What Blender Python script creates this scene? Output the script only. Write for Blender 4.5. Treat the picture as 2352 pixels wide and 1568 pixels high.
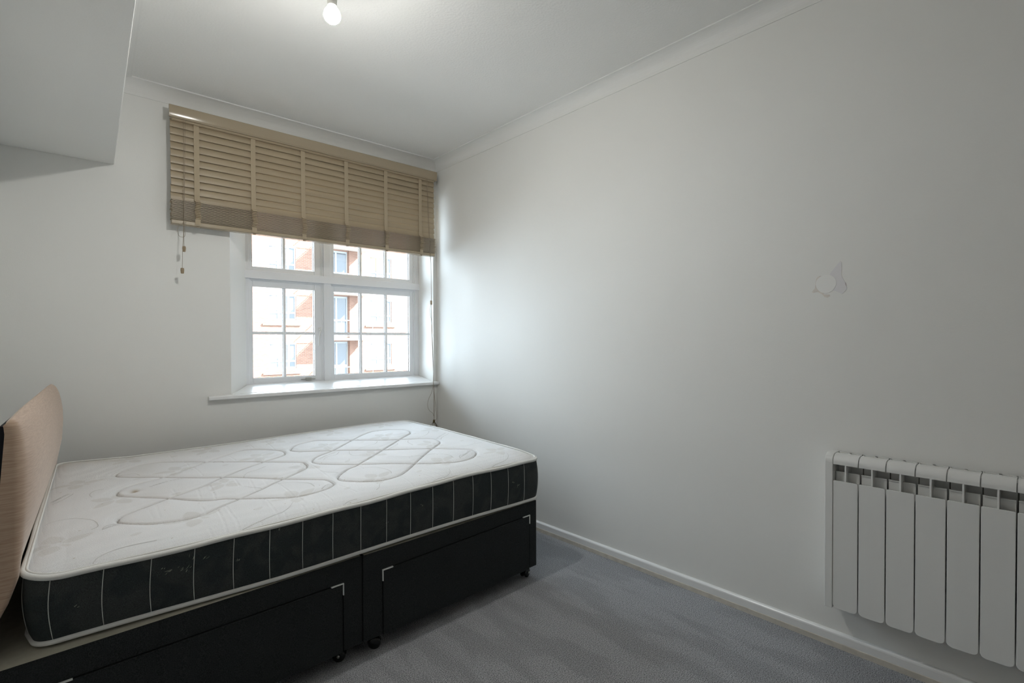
import bpy, bmesh, math, random
import numpy as np
from mathutils import Matrix, Vector

for o in list(bpy.data.objects): bpy.data.objects.remove(o, do_unlink=True)
S = bpy.context.scene
COL = S.collection
random.seed(7)
R = math.radians

# ------------------------------------------------------------------ camera
CAM_H = 1.2
yaw, pitch, roll, fpx = R(41.75859), R(-0.75142), R(-0.19315), 1175.195
F = Vector((math.sin(yaw)*math.cos(pitch), math.cos(yaw)*math.cos(pitch), math.sin(pitch)))
Rt = Vector((math.cos(yaw), -math.sin(yaw), 0)); Up = Rt.cross(F)
R2 = Rt*math.cos(roll) + Up*math.sin(roll); U2 = -Rt*math.sin(roll) + Up*math.cos(roll)
cd = bpy.data.cameras.new('camera'); cam = bpy.data.objects.new('camera', cd); COL.objects.link(cam)
m = Matrix.Identity(4)
for i in range(3):
    m[i][0] = R2[i]; m[i][1] = U2[i]; m[i][2] = -F[i]
m[2][3] = CAM_H
cam.matrix_world = m
cd.sensor_fit = 'HORIZONTAL'; cd.sensor_width = 36.0
cd.lens = fpx/2352*36.0
cd.shift_y = 14.23/2352
cd.clip_start = 0.02; cd.clip_end = 300
S.camera = cam

# ------------------------------------------------------------------ world, sun, exposure
SKY, SUN, BULB = 13.0, 62.0, 900.0
w = bpy.data.worlds.new('world'); S.world = w; w.use_nodes = True
bg = w.node_tree.nodes['Background']
bg.inputs[0].default_value = (0.73, 0.87, 1.0, 1); bg.inputs[1].default_value = SKY
sl = bpy.data.lights.new('sun', 'SUN'); sl.energy = SUN; sl.angle = R(0.8); sl.color = (1.0, 0.95, 0.88)
so = bpy.data.objects.new('sun', sl); COL.objects.link(so)
so.rotation_euler = Vector((-1.5, 1.3, -1.43)).to_track_quat('-Z', 'Y').to_euler()
pl = bpy.data.lights.new('window_portal', 'AREA'); pl.shape = 'RECTANGLE'; pl.size = 1.45; pl.size_y = 1.55
pl.cycles.is_portal = True
po = bpy.data.objects.new('window_portal', pl); COL.objects.link(po)
po.location = (1.60, 3.83, 1.62); po.rotation_euler = (R(-90), 0, 0)
S.view_settings.view_transform = 'Standard'; S.view_settings.look = 'None'
S.view_settings.gamma = 1.0; S.view_settings.use_curve_mapping = False
S.view_settings.exposure = 0.13

# ------------------------------------------------------------------ room measures (metres, camera stands over the origin)
XW = 2.273; XL = -0.20; YB = 3.443; YF = -1.30; ZC = 2.61
YFR = 3.693                      # face of the window frame

# ------------------------------------------------------------------ materials
def mat(name, col, rough=0.6, spec=0.5, metal=0.0, noise=None, bump=None, emit=None, sheen=0.0, coords='Object'):
    """noise=(scale, amount, detail[, stretch xyz]); bump=(scale, strength, distance[, kind])"""
    M = bpy.data.materials.new(name); M.use_nodes = True
    nt = M.node_tree; N = nt.nodes; L = nt.links
    b = N['Principled BSDF']
    b.inputs['Base Color'].default_value = (*col, 1); b.inputs['Roughness'].default_value = rough
    b.inputs['Specular IOR Level'].default_value = spec; b.inputs['Metallic'].default_value = metal
    if sheen: b.inputs['Sheen Weight'].default_value = sheen
    tc = N.new('ShaderNodeTexCoord')
    if noise:
        mp = N.new('ShaderNodeMapping'); L.new(tc.outputs[coords], mp.inputs[0])
        if len(noise) > 3: mp.inputs['Scale'].default_value = noise[3]
        n = N.new('ShaderNodeTexNoise'); n.inputs['Scale'].default_value = noise[0]; n.inputs['Detail'].default_value = noise[2]
        L.new(mp.outputs[0], n.inputs['Vector'])
        r = N.new('ShaderNodeMapRange'); r.inputs[1].default_value = 0.3; r.inputs[2].default_value = 0.7
        r.inputs[3].default_value = 1-noise[1]; r.inputs[4].default_value = 1+noise[1]
        L.new(n.outputs[0], r.inputs[0])
        v = N.new('ShaderNodeVectorMath'); v.operation = 'SCALE'; v.inputs[0].default_value = col
        L.new(r.outputs[0], v.inputs['Scale']); L.new(v.outputs[0], b.inputs['Base Color'])
    if bump:
        n = N.new('ShaderNodeTexNoise' if len(bump) < 4 else 'ShaderNodeTexVoronoi'); n.inputs['Scale'].default_value = bump[0]
        L.new(tc.outputs[coords], n.inputs['Vector'])
        bp = N.new('ShaderNodeBump'); bp.inputs['Strength'].default_value = bump[1]; bp.inputs['Distance'].default_value = bump[2]
        L.new(n.outputs[0], bp.inputs['Height']); L.new(bp.outputs[0], b.inputs['Normal'])
    if emit:
        b.inputs['Emission Color'].default_value = (*emit[0], 1); b.inputs['Emission Strength'].default_value = emit[1]
    return M

M_wall = mat('wall_paint', (.86, .855, .825), .62, .35, noise=(1.3, .012, 3), bump=(160, .10, .002))
M_ceil = mat('stippled_ceiling', (.88, .875, .85), .8, .2, bump=(95, .35, .004))
M_trim = mat('white_gloss_paint', (.87, .87, .86), .26, .5, bump=(40, .04, .002))
M_cove = mat('coving_paint', (.86, .855, .83), .6, .3)
M_valance = mat('valance_gloss', (.42, .345, .245), .15, .45)
M_upvc = mat('white_window_paint', (.87, .88, .90), .3, .5, bump=(60, .05, .002))
M_skirt2 = mat('unpainted_skirting_foot', (.62, .58, .51), .6, .3, noise=(30, .1, 3))
M_blind = mat('taupe_blind_wood', (.43, .345, .235), .38, .5, noise=(4, .05, 4, (.3, 8, 8)), bump=(300, .06, .001))
M_tape = mat('taupe_tape_cloth', (.47, .385, .27), .8, .3, bump=(700, .4, .0006))
M_brail = mat('taupe_rail_gloss', (.42, .345, .245), .24, .5)
M_cord = mat('cord_brown', (.30, .245, .185), .8, .2)
M_knob = mat('tan_cord_knob', (.34, .26, .17), .5, .4)
M_string = mat('frayed_string', (.13, .095, .045), .9, .1)
M_metal = mat('worn_metal', (.55, .54, .50), .3, .5, 1.0)
M_rad = mat('radiator_enamel', (.80, .80, .78), .38, .5)
M_raddark = mat('radiator_inside', (.30, .29, .26), .6, .3)
M_bulbbase = mat('bulb_neck', (.72, .72, .68), .5, .4)
M_bulb = mat('lit_bulb', (1, 1, 1), .4, .2, emit=((1.0, .99, .945), BULB))
M_bulbtop = mat('lit_bulb_shoulder', (1, 1, 1), .4, .2, emit=((1.0, .97, .90), min(BULB, 2.5)))
M_stitch = mat('quilt_stitches', (.36, .32, .29), .8, .2)
M_putty = mat('weathered_putty', (.30, .29, .28), .8, .2, noise=(160, .6, 3))
M_divan = mat('black_divan_cloth', (.024, .027, .0275), .92, .25, noise=(420, .55, 2), bump=(900, .5, .001))
M_gap = mat('black_gap', (.002, .002, .002), .9, .1)
M_plat = mat('beige_platform_cloth', (.50, .475, .39), .9, .2, noise=(60, .06, 3), bump=(700, .3, .0008))
M_white = mat('white_plastic', (.78, .78, .76), .4, .4)
M_thread = mat('white_thread', (.62, .63, .60), .8, .2)
M_piping = mat('white_piping', (.80, .795, .765), .6, .3, bump=(260, .35, .002))
M_castor = mat('castor_black', (.012, .013, .013), .25, .5)
M_filler = mat('grey_filler', (.80, .785, .795), .7, .2)
M_disc = mat('pale_filler_disc', (.885, .88, .855), .6, .3)
M_smear = mat('brown_smear', (.775, .73, .675), .7, .2, noise=(60, .12, 4))
M_back = mat('black_backing', (.012, .012, .016), .8, .2)
M_fluff = mat('pale_fluff', (.50, .52, .40), .9, .1)

def glassmat():
    M = bpy.data.materials.new('window_glass'); M.use_nodes = True
    nt = M.node_tree; N = nt.nodes; L = nt.links; N.remove(N['Principled BSDF'])
    t = N.new('ShaderNodeBsdfTransparent'); t.inputs[0].default_value = (.97, .98, .98, 1)
    g = N.new('ShaderNodeBsdfGlossy'); g.inputs['Roughness'].default_value = .02
    f = N.new('ShaderNodeFresnel'); f.inputs[0].default_value = 1.35
    x = N.new('ShaderNodeMixShader'); L.new(f.outputs[0], x.inputs[0]); L.new(t.outputs[0], x.inputs[1]); L.new(g.outputs[0], x.inputs[2])
    L.new(x.outputs[0], N['Material Output'].inputs[0]); return M
M_glass = glassmat()

def carpetmat():
    M = mat('grey_carpet', (.12, .12, .12), .95, .1, sheen=.15)
    nt = M.node_tree; N = nt.nodes; L = nt.links; b = N['Principled BSDF']
    tc = N.new('ShaderNodeTexCoord')
    mp = N.new('ShaderNodeMapping'); mp.inputs['Rotation'].default_value = (0, 0, R(6)); mp.inputs['Scale'].default_value = (5.0, 1.5, 1)
    L.new(tc.outputs['Object'], mp.inputs[0])
    n = N.new('ShaderNodeTexNoise'); n.inputs['Scale'].default_value = 1.5; n.inputs['Detail'].default_value = 3.5; n.inputs['Roughness'].default_value = .55
    n.inputs['Distortion'].default_value = .25
    L.new(mp.outputs[0], n.inputs['Vector'])
    r = N.new('ShaderNodeMapRange'); r.inputs[1].default_value = .43; r.inputs[2].default_value = .57; r.inputs[3].default_value = .91; r.inputs[4].default_value = 1.07
    r.interpolation_type = 'SMOOTHSTEP'; L.new(n.outputs[0], r.inputs[0])
    f = N.new('ShaderNodeTexNoise'); f.inputs['Scale'].default_value = 260; f.inputs['Detail'].default_value = 2
    L.new(tc.outputs['Object'], f.inputs['Vector'])
    rf = N.new('ShaderNodeMapRange'); rf.inputs[1].default_value = .3; rf.inputs[2].default_value = .7; rf.inputs[3].default_value = .30; rf.inputs[4].default_value = 1.70
    L.new(f.outputs[0], rf.inputs[0])
    mu = N.new('ShaderNodeMath'); mu.operation = 'MULTIPLY'; L.new(r.outputs[0], mu.inputs[0]); L.new(rf.outputs[0], mu.inputs[1])
    v = N.new('ShaderNodeVectorMath'); v.operation = 'SCALE'; v.inputs[0].default_value = (.345, .35, .365)
    L.new(mu.outputs[0], v.inputs['Scale']); L.new(v.outputs[0], b.inputs['Base Color'])
    bp = N.new('ShaderNodeBump'); bp.inputs['Strength'].default_value = .8; bp.inputs['Distance'].default_value = .006
    L.new(f.outputs[0], bp.inputs['Height']); L.new(bp.outputs[0], b.inputs['Normal'])
    return M
M_carpet = carpetmat()

def weave(M, scale, strength, dist, rot=0.5):
    """fine diagonal knit bump for cloth"""
    nt = M.node_tree; N = nt.nodes; L = nt.links; b = N['Principled BSDF']
    tc = N.new('ShaderNodeTexCoord'); mp = N.new('ShaderNodeMapping'); mp.inputs['Rotation'].default_value = (0, 0, rot)
    mp.inputs['Scale'].default_value = (scale, scale*1.6, scale); L.new(tc.outputs['Object'], mp.inputs[0])
    vo = N.new('ShaderNodeTexVoronoi'); vo.inputs['Scale'].default_value = 1; vo.inputs['Randomness'].default_value = .25; L.new(mp.outputs[0], vo.inputs['Vector'])
    bp = N.new('ShaderNodeBump'); bp.inputs['Strength'].default_value = strength; bp.inputs['Distance'].default_value = dist; bp.invert = True
    L.new(vo.outputs['Distance'], bp.inputs['Height']); L.new(bp.outputs[0], b.inputs['Normal'])

def tickmat():
    """mattress top: off-white knit, woven petal print and dirt marks carried by the mesh"""
    M = mat('mattress_ticking', (.83, .83, .835), .72, .3)
    nt = M.node_tree; N = nt.nodes; L = nt.links; b = N['Principled BSDF']
    def attr(n):
        a = N.new('ShaderNodeAttribute'); a.attribute_name = n; return a
    def mix(fac, a, c2):
        x = N.new('ShaderNodeMixRGB'); L.new(fac, x.inputs[0])
        if isinstance(a, tuple): x.inputs[1].default_value = (*a, 1)
        else: L.new(a, x.inputs[1])
        x.inputs[2].default_value = (*c2, 1); return x.outputs[0]
    c = mix(attr('petal').outputs['Fac'], (.83, .83, .835), (.735, .725, .71))
    c = mix(attr('seam').outputs['Fac'], c, (.34, .31, .28))
    c = mix(attr('dirt').outputs['Fac'], c, (.42, .33, .22))
    L.new(c, b.inputs['Base Color'])
    weave(M, 230, .9, .0022); return M
M_tick = tickmat()
M_print = mat('mattress_print', (.58, .57, .55), .8, .2)

def bordermat():
    """black damask mattress border"""
    M = mat('black_damask', (.014, .018, .018), .85, .3)
    nt = M.node_tree; N = nt.nodes; L = nt.links; b = N['Principled BSDF']
    tc = N.new('ShaderNodeTexCoord')
    n = N.new('ShaderNodeTexNoise'); n.inputs['Scale'].default_value = 11; n.inputs['Detail'].default_value = 1; n.inputs['Distortion'].default_value = 1.2
    L.new(tc.outputs['Object'], n.inputs['Vector'])
    g = N.new('ShaderNodeTexNoise'); g.inputs['Scale'].default_value = 600; L.new(tc.outputs['Object'], g.inputs['Vector'])
    r = N.new('ShaderNodeValToRGB'); r.color_ramp.elements[0].position = .42; r.color_ramp.elements[1].position = .60
    r.color_ramp.elements[0].color = (.030, .038, .039, 1); r.color_ramp.elements[1].color = (.047, .052, .051, 1)
    L.new(n.outputs[0], r.inputs[0])
    rm = N.new('ShaderNodeMapRange'); rm.inputs[1].default_value = .3; rm.inputs[2].default_value = .7; rm.inputs[3].default_value = .45; rm.inputs[4].default_value = 1.6
    L.new(g.outputs[0], rm.inputs[0])
    v = N.new('ShaderNodeVectorMath'); v.operation = 'SCALE'; L.new(r.outputs[0], v.inputs[0]); L.new(rm.outputs[0], v.inputs['Scale'])
    L.new(v.outputs[0], b.inputs['Base Color'])
    bp = N.new('ShaderNodeBump'); bp.inputs['Strength'].default_value = .5; bp.inputs['Distance'].default_value = .001
    L.new(g.outputs[0], bp.inputs['Height']); L.new(bp.outputs[0], b.inputs['Normal']); return M
M_border = bordermat()

def headmat():
    M = mat('tan_chenille', (.42, .27, .19), .75, .3, sheen=.35)
    nt = M.node_tree; N = nt.nodes; L = nt.links; b = N['Principled BSDF']
    tc = N.new('ShaderNodeTexCoord'); mp = N.new('ShaderNodeMapping'); mp.inputs['Scale'].default_value = (22, 22, 420)
    L.new(tc.outputs['Object'], mp.inputs[0])
    n = N.new('ShaderNodeTexNoise'); n.inputs['Scale'].default_value = 1; n.inputs['Detail'].default_value = 2; L.new(mp.outputs[0], n.inputs['Vector'])
    r = N.new('ShaderNodeValToRGB'); r.color_ramp.elements[0].position = .2; r.color_ramp.elements[1].position = .7
    r.color_ramp.elements[0].color = (.41, .275, .19, 1); r.color_ramp.elements[1].color = (.57, .42, .31, 1)
    L.new(n.outputs[0], r.inputs[0]); L.new(r.outputs[0], b.inputs['Base Color'])
    bp = N.new('ShaderNodeBump'); bp.inputs['Strength'].default_value = .25; bp.inputs['Distance'].default_value = .001
    L.new(n.outputs[0], bp.inputs['Height']); L.new(bp.outputs[0], b.inputs['Normal']); return M
M_head = headmat()

def brickmat():
    M = mat('red_brick', (.5, .3, .2), .85, .2)
    nt = M.node_tree; N = nt.nodes; L = nt.links; b = N['Principled BSDF']
    tc = N.new('ShaderNodeTexCoord'); mp = N.new('ShaderNodeMapping'); mp.inputs['Rotation'].default_value = (R(90), 0, 0)
    L.new(tc.outputs['Object'], mp.inputs[0])
    k = N.new('ShaderNodeTexBrick'); k.inputs['Scale'].default_value = 1.0
    k.inputs['Brick Width'].default_value = .225; k.inputs['Row Height'].default_value = .075; k.inputs['Mortar Size'].default_value = .008
    k.inputs['Color1'].default_value = (.115, .056, .036, 1); k.inputs['Color2'].default_value = (.145, .076, .050, 1); k.inputs['Mortar'].default_value = (.125, .11, .10, 1)
    L.new(mp.outputs[0], k.inputs['Vector']); L.new(k.outputs[0], b.inputs['Base Color']); return M
M_brick = brickmat()
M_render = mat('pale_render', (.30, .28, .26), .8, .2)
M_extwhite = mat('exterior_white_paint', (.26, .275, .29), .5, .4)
M_extglass = mat('exterior_glazing', (.035, .040, .046), .12, .6)
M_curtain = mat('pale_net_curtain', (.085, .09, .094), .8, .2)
M_amber = mat('amber_roller_blind', (.17, .115, .045), .8, .2)
M_slate = mat('slate_blue_paint', (.19, .20, .20), .6, .3)
M_road = mat('street_asphalt', (.20, .20, .20), .9, .1, noise=(3, .1, 4))

# ------------------------------------------------------------------ mesh helpers
class MB:
    def __init__(s): s.v = []; s.f = []; s.mi = []
    def add(s, vs, fs, mi=0):
        o = len(s.v); s.v += [tuple(p) for p in vs]; s.f += [tuple(i+o for i in f) for f in fs]; s.mi += [mi]*len(fs)
    def box(s, x0, x1, y0, y1, z0, z1, mi=0):
        s.add([(x0,y0,z0),(x1,y0,z0),(x1,y1,z0),(x0,y1,z0),(x0,y0,z1),(x1,y0,z1),(x1,y1,z1),(x0,y1,z1)],
              [(0,3,2,1),(4,5,6,7),(0,1,5,4),(1,2,6,5),(2,3,7,6),(3,0,4,7)], mi)
    def tube(s, pts, r, n=8, closed=False, mi=0, caps=True):
        P = [Vector(p) for p in pts]; k = len(P); rs = r if isinstance(r, (list, tuple)) else [r]*k
        vs = []; up = None
        for i in range(k):
            a = P[(i-1) % k] if (closed or i > 0) else P[i]; b = P[(i+1) % k] if (closed or i < k-1) else P[i]
            t = (b-a).normalized() if (b-a).length > 1e-9 else Vector((0, 0, 1))
            if up is None: up = Vector((0, 0, 1)) if abs(t.z) < .9 else Vector((1, 0, 0))
            sd = t.cross(up)
            if sd.length < 1e-4: sd = t.orthogonal()
            sd.normalize(); up = sd.cross(t).normalized()
            for j in range(n):
                an = 2*math.pi*j/n; vs.append(P[i]+(sd*math.cos(an)+up*math.sin(an))*rs[i])
        fs = []
        for i in range(k if closed else k-1):
            i2 = (i+1) % k
            for j in range(n):
                j2 = (j+1) % n; fs.append((i*n+j, i2*n+j, i2*n+j2, i*n+j2))
        if caps and not closed: fs += [tuple(range(n)), tuple(reversed([(k-1)*n+j for j in range(n)]))]
        s.add(vs, fs, mi)
    def lathe(s, prof, c, n=24, axis='z', mi=0):
        vs = []; k = len(prof)
        for r, h in prof:
            for j in range(n):
                a = 2*math.pi*j/n; x, y = r*math.cos(a), r*math.sin(a)
                vs.append({'z': (c[0]+x, c[1]+y, c[2]+h), 'x': (c[0]+h, c[1]+x, c[2]+y), 'y': (c[0]+x, c[1]+h, c[2]+y)}[axis])
        fs = []
        for i in range(k-1):
            for j in range(n):
                j2 = (j+1) % n; fs.append((i*n+j, i*n+j2, (i+1)*n+j2, (i+1)*n+j))
        fs += [tuple(reversed(range(n))), tuple((k-1)*n+j for j in range(n))]
        s.add(vs, fs, mi)
    def prism(s, poly, a, b, axis='x', mi=0):
        """closed 2-D polygon swept along an axis"""
        n = len(poly); mk = {'x': lambda p, t: (t, p[0], p[1]), 'y': lambda p, t: (p[0], t, p[1]), 'z': lambda p, t: (p[0], p[1], t)}[axis]
        vs = [mk(p, a) for p in poly]+[mk(p, b) for p in poly]
        fs = [(i, (i+1) % n, n+(i+1) % n, n+i) for i in range(n)]+[tuple(reversed(range(n))), tuple(range(n, 2*n))]
        s.add(vs, fs, mi)
    def build(s, name, mats, parent=None, bevel=0, smooth=False, seg=2, angle=40):
        me = bpy.data.meshes.new(name); me.from_pydata(s.v, [], s.f)
        if not isinstance(mats, (list, tuple)): mats = [mats]
        for m_ in mats: me.materials.append(m_)
        if len(mats) > 1: me.polygons.foreach_set('material_index', s.mi)
        bm = bmesh.new(); bm.from_mesh(me); bmesh.ops.recalc_face_normals(bm, faces=bm.faces); bm.to_mesh(me); bm.free()
        o = bpy.data.objects.new(name, me); COL.objects.link(o)
        if smooth: me.polygons.foreach_set('use_smooth', [True]*len(me.polygons))
        if bevel:
            bv = o.modifiers.new('bevel', 'BEVEL'); bv.width = bevel; bv.segments = seg; bv.limit_method = 'ANGLE'; bv.angle_limit = R(angle)
        if parent is not None:
            o.parent = parent; o.matrix_parent_inverse = Matrix.Translation(-parent.location) if parent.location.length else Matrix.Identity(4)
        return o

def thing(name, label, cat, loc=(0, 0, 0), group=None):
    o = bpy.data.objects.new(name, None); COL.objects.link(o); o.location = loc; o.empty_display_size = .1
    o['label'] = label; o['category'] = cat
    if group: o['group'] = group
    return o
def struct(name, loc=(0, 0, 0)):
    o = bpy.data.objects.new(name, None); COL.objects.link(o); o.location = loc; o['kind'] = 'structure'; return o

def spline(pts, n=8):
    """Catmull-Rom through 3-D points"""
    P = [Vector(p) for p in pts]; P = [P[0]*2-P[1]]+P+[P[-1]*2-P[-2]]; out = []
    for i in range(1, len(P)-2):
        for k in range(n):
            t = k/n; a, b, c, d = P[i-1], P[i], P[i+1], P[i+2]
            out.append(.5*((2*b)+(c-a)*t+(2*a-5*b+4*c-d)*t*t+(3*b-a-3*c+d)*t**3))
    out.append(P[-2]); return out

# ================================================================== THE ROOM
def S_(o): o['kind'] = 'structure'; return o
# window wall with a splayed opening
WX0, WX1, WZ0, WZ1 = .793, 2.239, .883, 2.32      # opening in the wall face
FX0, FX1, FZ0 = .942, 2.259, .905                 # opening at the frame
YO = 3.82
b = MB()
def ring(o, i):     # faces between outer loop and inner loop (4 each)
    b.add(list(o)+list(i), [(0, 1, 5, 4), (1, 2, 6, 5), (2, 3, 7, 6), (3, 0, 4, 7)])
oi = [(XL-.2, YB, -.1), (XW+.2, YB, -.1), (XW+.2, YB, ZC+.1), (XL-.2, YB, ZC+.1)]
ii = [(WX0, YB, WZ0), (WX1, YB, WZ0), (WX1, YB, WZ1), (WX0, YB, WZ1)]
fi = [(FX0, YFR, FZ0), (FX1, YFR, FZ0), (FX1, YFR, WZ1), (FX0, YFR, WZ1)]
fo = [(FX0, YO, FZ0), (FX1, YO, FZ0), (FX1, YO, WZ1), (FX0, YO, WZ1)]
oo = [(p[0], YO, p[2]) for p in oi]
ring(oi, ii); ring(ii, fi); ring(fi, fo); ring(fo, oo); ring(oo, oi)
S_(b.build('wall_back', M_wall))
b = MB(); b.box(XW, XW+.2, YF-.2, YB, -.1, ZC+.1); wr_ = S_(b.build('wall_right', M_wall))
b = MB(); b.box(XL-.2, XL, YF-.2, YB, -.1, ZC+.1); S_(b.build('wall_left', M_wall))
b = MB(); b.box(XL-.2, XW+.2, YF-.2, YF, -.1, ZC+.1); S_(b.build('wall_front', M_wall))
b = MB(); b.box(XL-.2, XW+.2, YF-.2, YO, ZC, ZC+.2); S_(b.build('ceiling', M_ceil))
b = MB(); b.box(XL-.2, XW+.2, YF-.2, YO, -.2, 0); S_(b.build('floor', M_carpet))
# boxed-in bulkhead along the left side (its edge runs slightly out of square)
b = MB(); zb = 2.143
x_at = lambda y: .177+(y-1.751)*(.244-.177)/(3.443-1.751)
b.prism([(XL, YF), (x_at(YF), YF), (x_at(YB), YB), (XL, YB)], zb, ZC, 'z')
S_(b.build('ceiling_bulkhead', M_wall, bevel=.004))

# coving: quarter-hollow profile with a small step at both edges
def coving(name, f, seg):
    """f maps (out from wall, up, t)"""
    pr = []
    w_, h_ = .074, .072
    pr = [(0, 0), (.0045, 0), (.0045, .006)]
    for i in range(11):
        a = math.pi/2*i/10
        pr.append((.0045+(w_-.0115)*(1-math.cos(a)), .006+(h_-.012)*math.sin(a)))
    pr += [(w_, h_-.006), (w_, h_), (0, h_)]
    b = MB(); n = len(pr); vs = [f(p, t) for t in seg for p in pr]
    fs = [(i, (i+1) % n, n+(i+1) % n, n+i) for i in range(n)]+[tuple(range(n)), tuple(range(n, 2*n))]
    b.add(vs, fs); return S_(b.build(name, M_cove))
zc0 = ZC-.072
coving('trim_1', lambda p, t: (XW-p[0], (YB-p[0]) if t else YF, zc0+p[1]), (0, 1))
coving('trim_2', lambda p, t: (XW-p[0] if t else x_at(YB)+p[0], YB-p[0], zc0+p[1]), (0, 1))
coving('trim_3', lambda p, t: (x_at(YB if t else YF)+p[0], (YB-p[0]) if t else YF, zc0+p[1]), (0, 1))

# skirting
def skirt(name, fn):
    b = MB(); pr = [(0, 0), (.014, 0), (.014, .050), (.0128, .0545), (.009, .0585), (.004, .0605), (0, .061)]
    n = len(pr); b.add([fn(p, 0) for p in pr]+[fn(p, 1) for p in pr], [(i, (i+1) % n, n+(i+1) % n, n+i) for i in range(n)]+[tuple(range(n)), tuple(range(n, 2*n))])
    o = S_(b.build(name, M_trim))
    b = MB(); pr2 = [(.0141, 0), (.0155, 0), (.0155, .021), (.0141, .023)]
    n = len(pr2); b.add([fn(p, 0) for p in pr2]+[fn(p, 1) for p in pr2], [(i, (i+1) % n, n+(i+1) % n, n+i) for i in range(n)]+[tuple(range(n)), tuple(range(n, 2*n))])
    b.build('skirting_foot', M_skirt2, o)
skirt('baseboard_right', lambda p, t: (XW-p[0], YB if t else YF, p[1]))
skirt('baseboard_back', lambda p, t: (XW-.015 if t else XL, YB-p[0], p[1]))

# repaired patch on the right wall: grey filler, pale round plug, brown smear (thin plaster layers)
def wallpoly(name, pts, x, M_, th):
    b = MB(); b.prism([(p[0], p[1]) for p in pts], x-th, x, 'x'); return b.build(name, M_, wr_)
wallpoly('grey_filler_patch', [(.668, 1.462), (.652, 1.483), (.634, 1.505), (.630, 1.500), (.629, 1.470), (.631, 1.452), (.627, 1.440), (.619, 1.425), (.614, 1.412), (.611, 1.398), (.617, 1.388), (.628, 1.377), (.640, 1.385), (.655, 1.393), (.680, 1.40)], XW, M_filler, .0008)
wallpoly('brown_smear', [(.721, 1.425), (.717, 1.445), (.712, 1.452), (.70, 1.455), (.69, 1.38), (.671, 1.378), (.668, 1.372), (.678, 1.367), (.688, 1.370), (.697, 1.381), (.712, 1.391), (.728, 1.389), (.734, 1.392), (.728, 1.40), (.722, 1.408)], XW, M_smear, .0005)
cy_, cz_ = .683, 1.421
wallpoly('pale_filler_disc', [(cy_+.036*math.cos(a)*(1+.03*math.sin(3*a)), cz_+.036*math.sin(a)) for a in [2*math.pi*i/40 for i in range(40)]], XW, M_disc, .0015)
wallpoly('dark_chip', [(.6185, 1.424), (.6165, 1.412), (.6125, 1.405), (.6145, 1.418)], XW-.0008, mat('chip_mark', (.60, .54, .54), .8, .2), .0004)  # small chip mark in a darker tone than the filler around it

# ================================================================== WINDOW
win = struct('window_1', (1.6, YFR, .905))
y0, y1 = YFR, YFR+.075
b = MB()
b.box(.93, .962, y0, y1, .905, 2.33); b.box(2.226, 2.275, y0, y1, .905, 2.33)     # jambs
b.box(1.462, 1.512, y0-.004, y1, .905, 2.33)                                      # mullion
b.box(.93, 2.275, y0-.016, y1, 1.622, 1.674)                                      # transom
b.box(.93, 2.275, y0, y1, .895, .917); b.box(.93, 2.275, y0, y1, 2.29, 2.33)
b.build('window_frame', M_upvc, win, bevel=.003)
# stepped moulding around each light
b = MB()
for x0, x1, z0, z1 in ((.962, 1.462, .917, 1.622), (1.512, 2.226, .917, 1.622), (.962, 1.462, 1.674, 2.29), (1.512, 2.226, 1.674, 2.29)):
    for k, (wd, yy) in enumerate(((.008, .006), (.016, .014))):
        a0, a1, c0, c1 = x0, x0+wd, x1-wd, x1
        b.box(a0, a1, y0+yy, y1, z0, z1); b.box(c0, c1, y0+yy, y1, z0, z1); b.box(a1, c0, y0+yy, y1, z1-wd*.8, z1); b.box(a1, c0, y0+yy, y1, z0, z0+wd*.5)
b.build('frame_moulding', M_upvc, win, bevel=.0015)
def light(name, x0, x1, z0, z1, gx0, gx1, gz0, gz1, vb, hb):
    b = MB(); ya, yb = YFR+.018, YFR+.062
    b.box(x0, gx0, ya, yb, z0, z1); b.box(gx1, x1, ya, yb, z0, z1)
    b.box(gx0, gx1, ya, yb, z0, gz0); b.box(gx0, gx1, ya, yb, gz1, z1)
    o = b.build(name, M_upvc, win, bevel=.0025)
    b = MB()
    for v in vb: b.box(v-.009, v+.009, ya+.006, yb-.004, gz0, gz1)
    for h in hb:
        e = [gx0]+[q for v in vb for q in (v-.009, v+.009)]+[gx1]
        for i in range(0, len(e), 2): b.box(e[i], e[i+1], ya+.006, yb-.004, h-.009, h+.009)
    b.build('glazing_bar', M_upvc, o, bevel=.003)
    b = MB(); b.box(gx0, gx1, YFR+.040, YFR+.043, gz0, gz1); b.build('glass_pane', M_glass, o)
    b = MB(); b.box(gx0, gx1, YFR+.036, YFR+.0455, gz0-.0003, gz0+.0022); b.box(gx1-.0016, gx1+.0002, YFR+.036, YFR+.0455, gz0, gz1)
    for v in vb: b.box(v-.0105, v-.0092, YFR+.036, YFR+.0455, gz0, gz1)
    for h in hb: b.box(gx0, gx1, YFR+.0362, YFR+.0453, h+.0091, h+.0107)
    b.build('putty_line', M_putty, o)
    return o
ca = light('casement', .965, 1.459, .920, 1.620, .989, 1.402, .955, 1.570, [1.195], [1.259])
light('casement', 1.515, 2.223, .920, 1.620, 1.546, 2.182, .955, 1.570, [1.760, 1.9735], [1.259])
light('top_light', .965, 1.459, 1.677, 2.287, .989, 1.402, 1.706, 2.25, [1.195], [])
light('top_light', 1.515, 2.223, 1.677, 2.287, 1.546, 2.182, 1.706, 2.25, [1.760, 1.9735], [])
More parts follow.
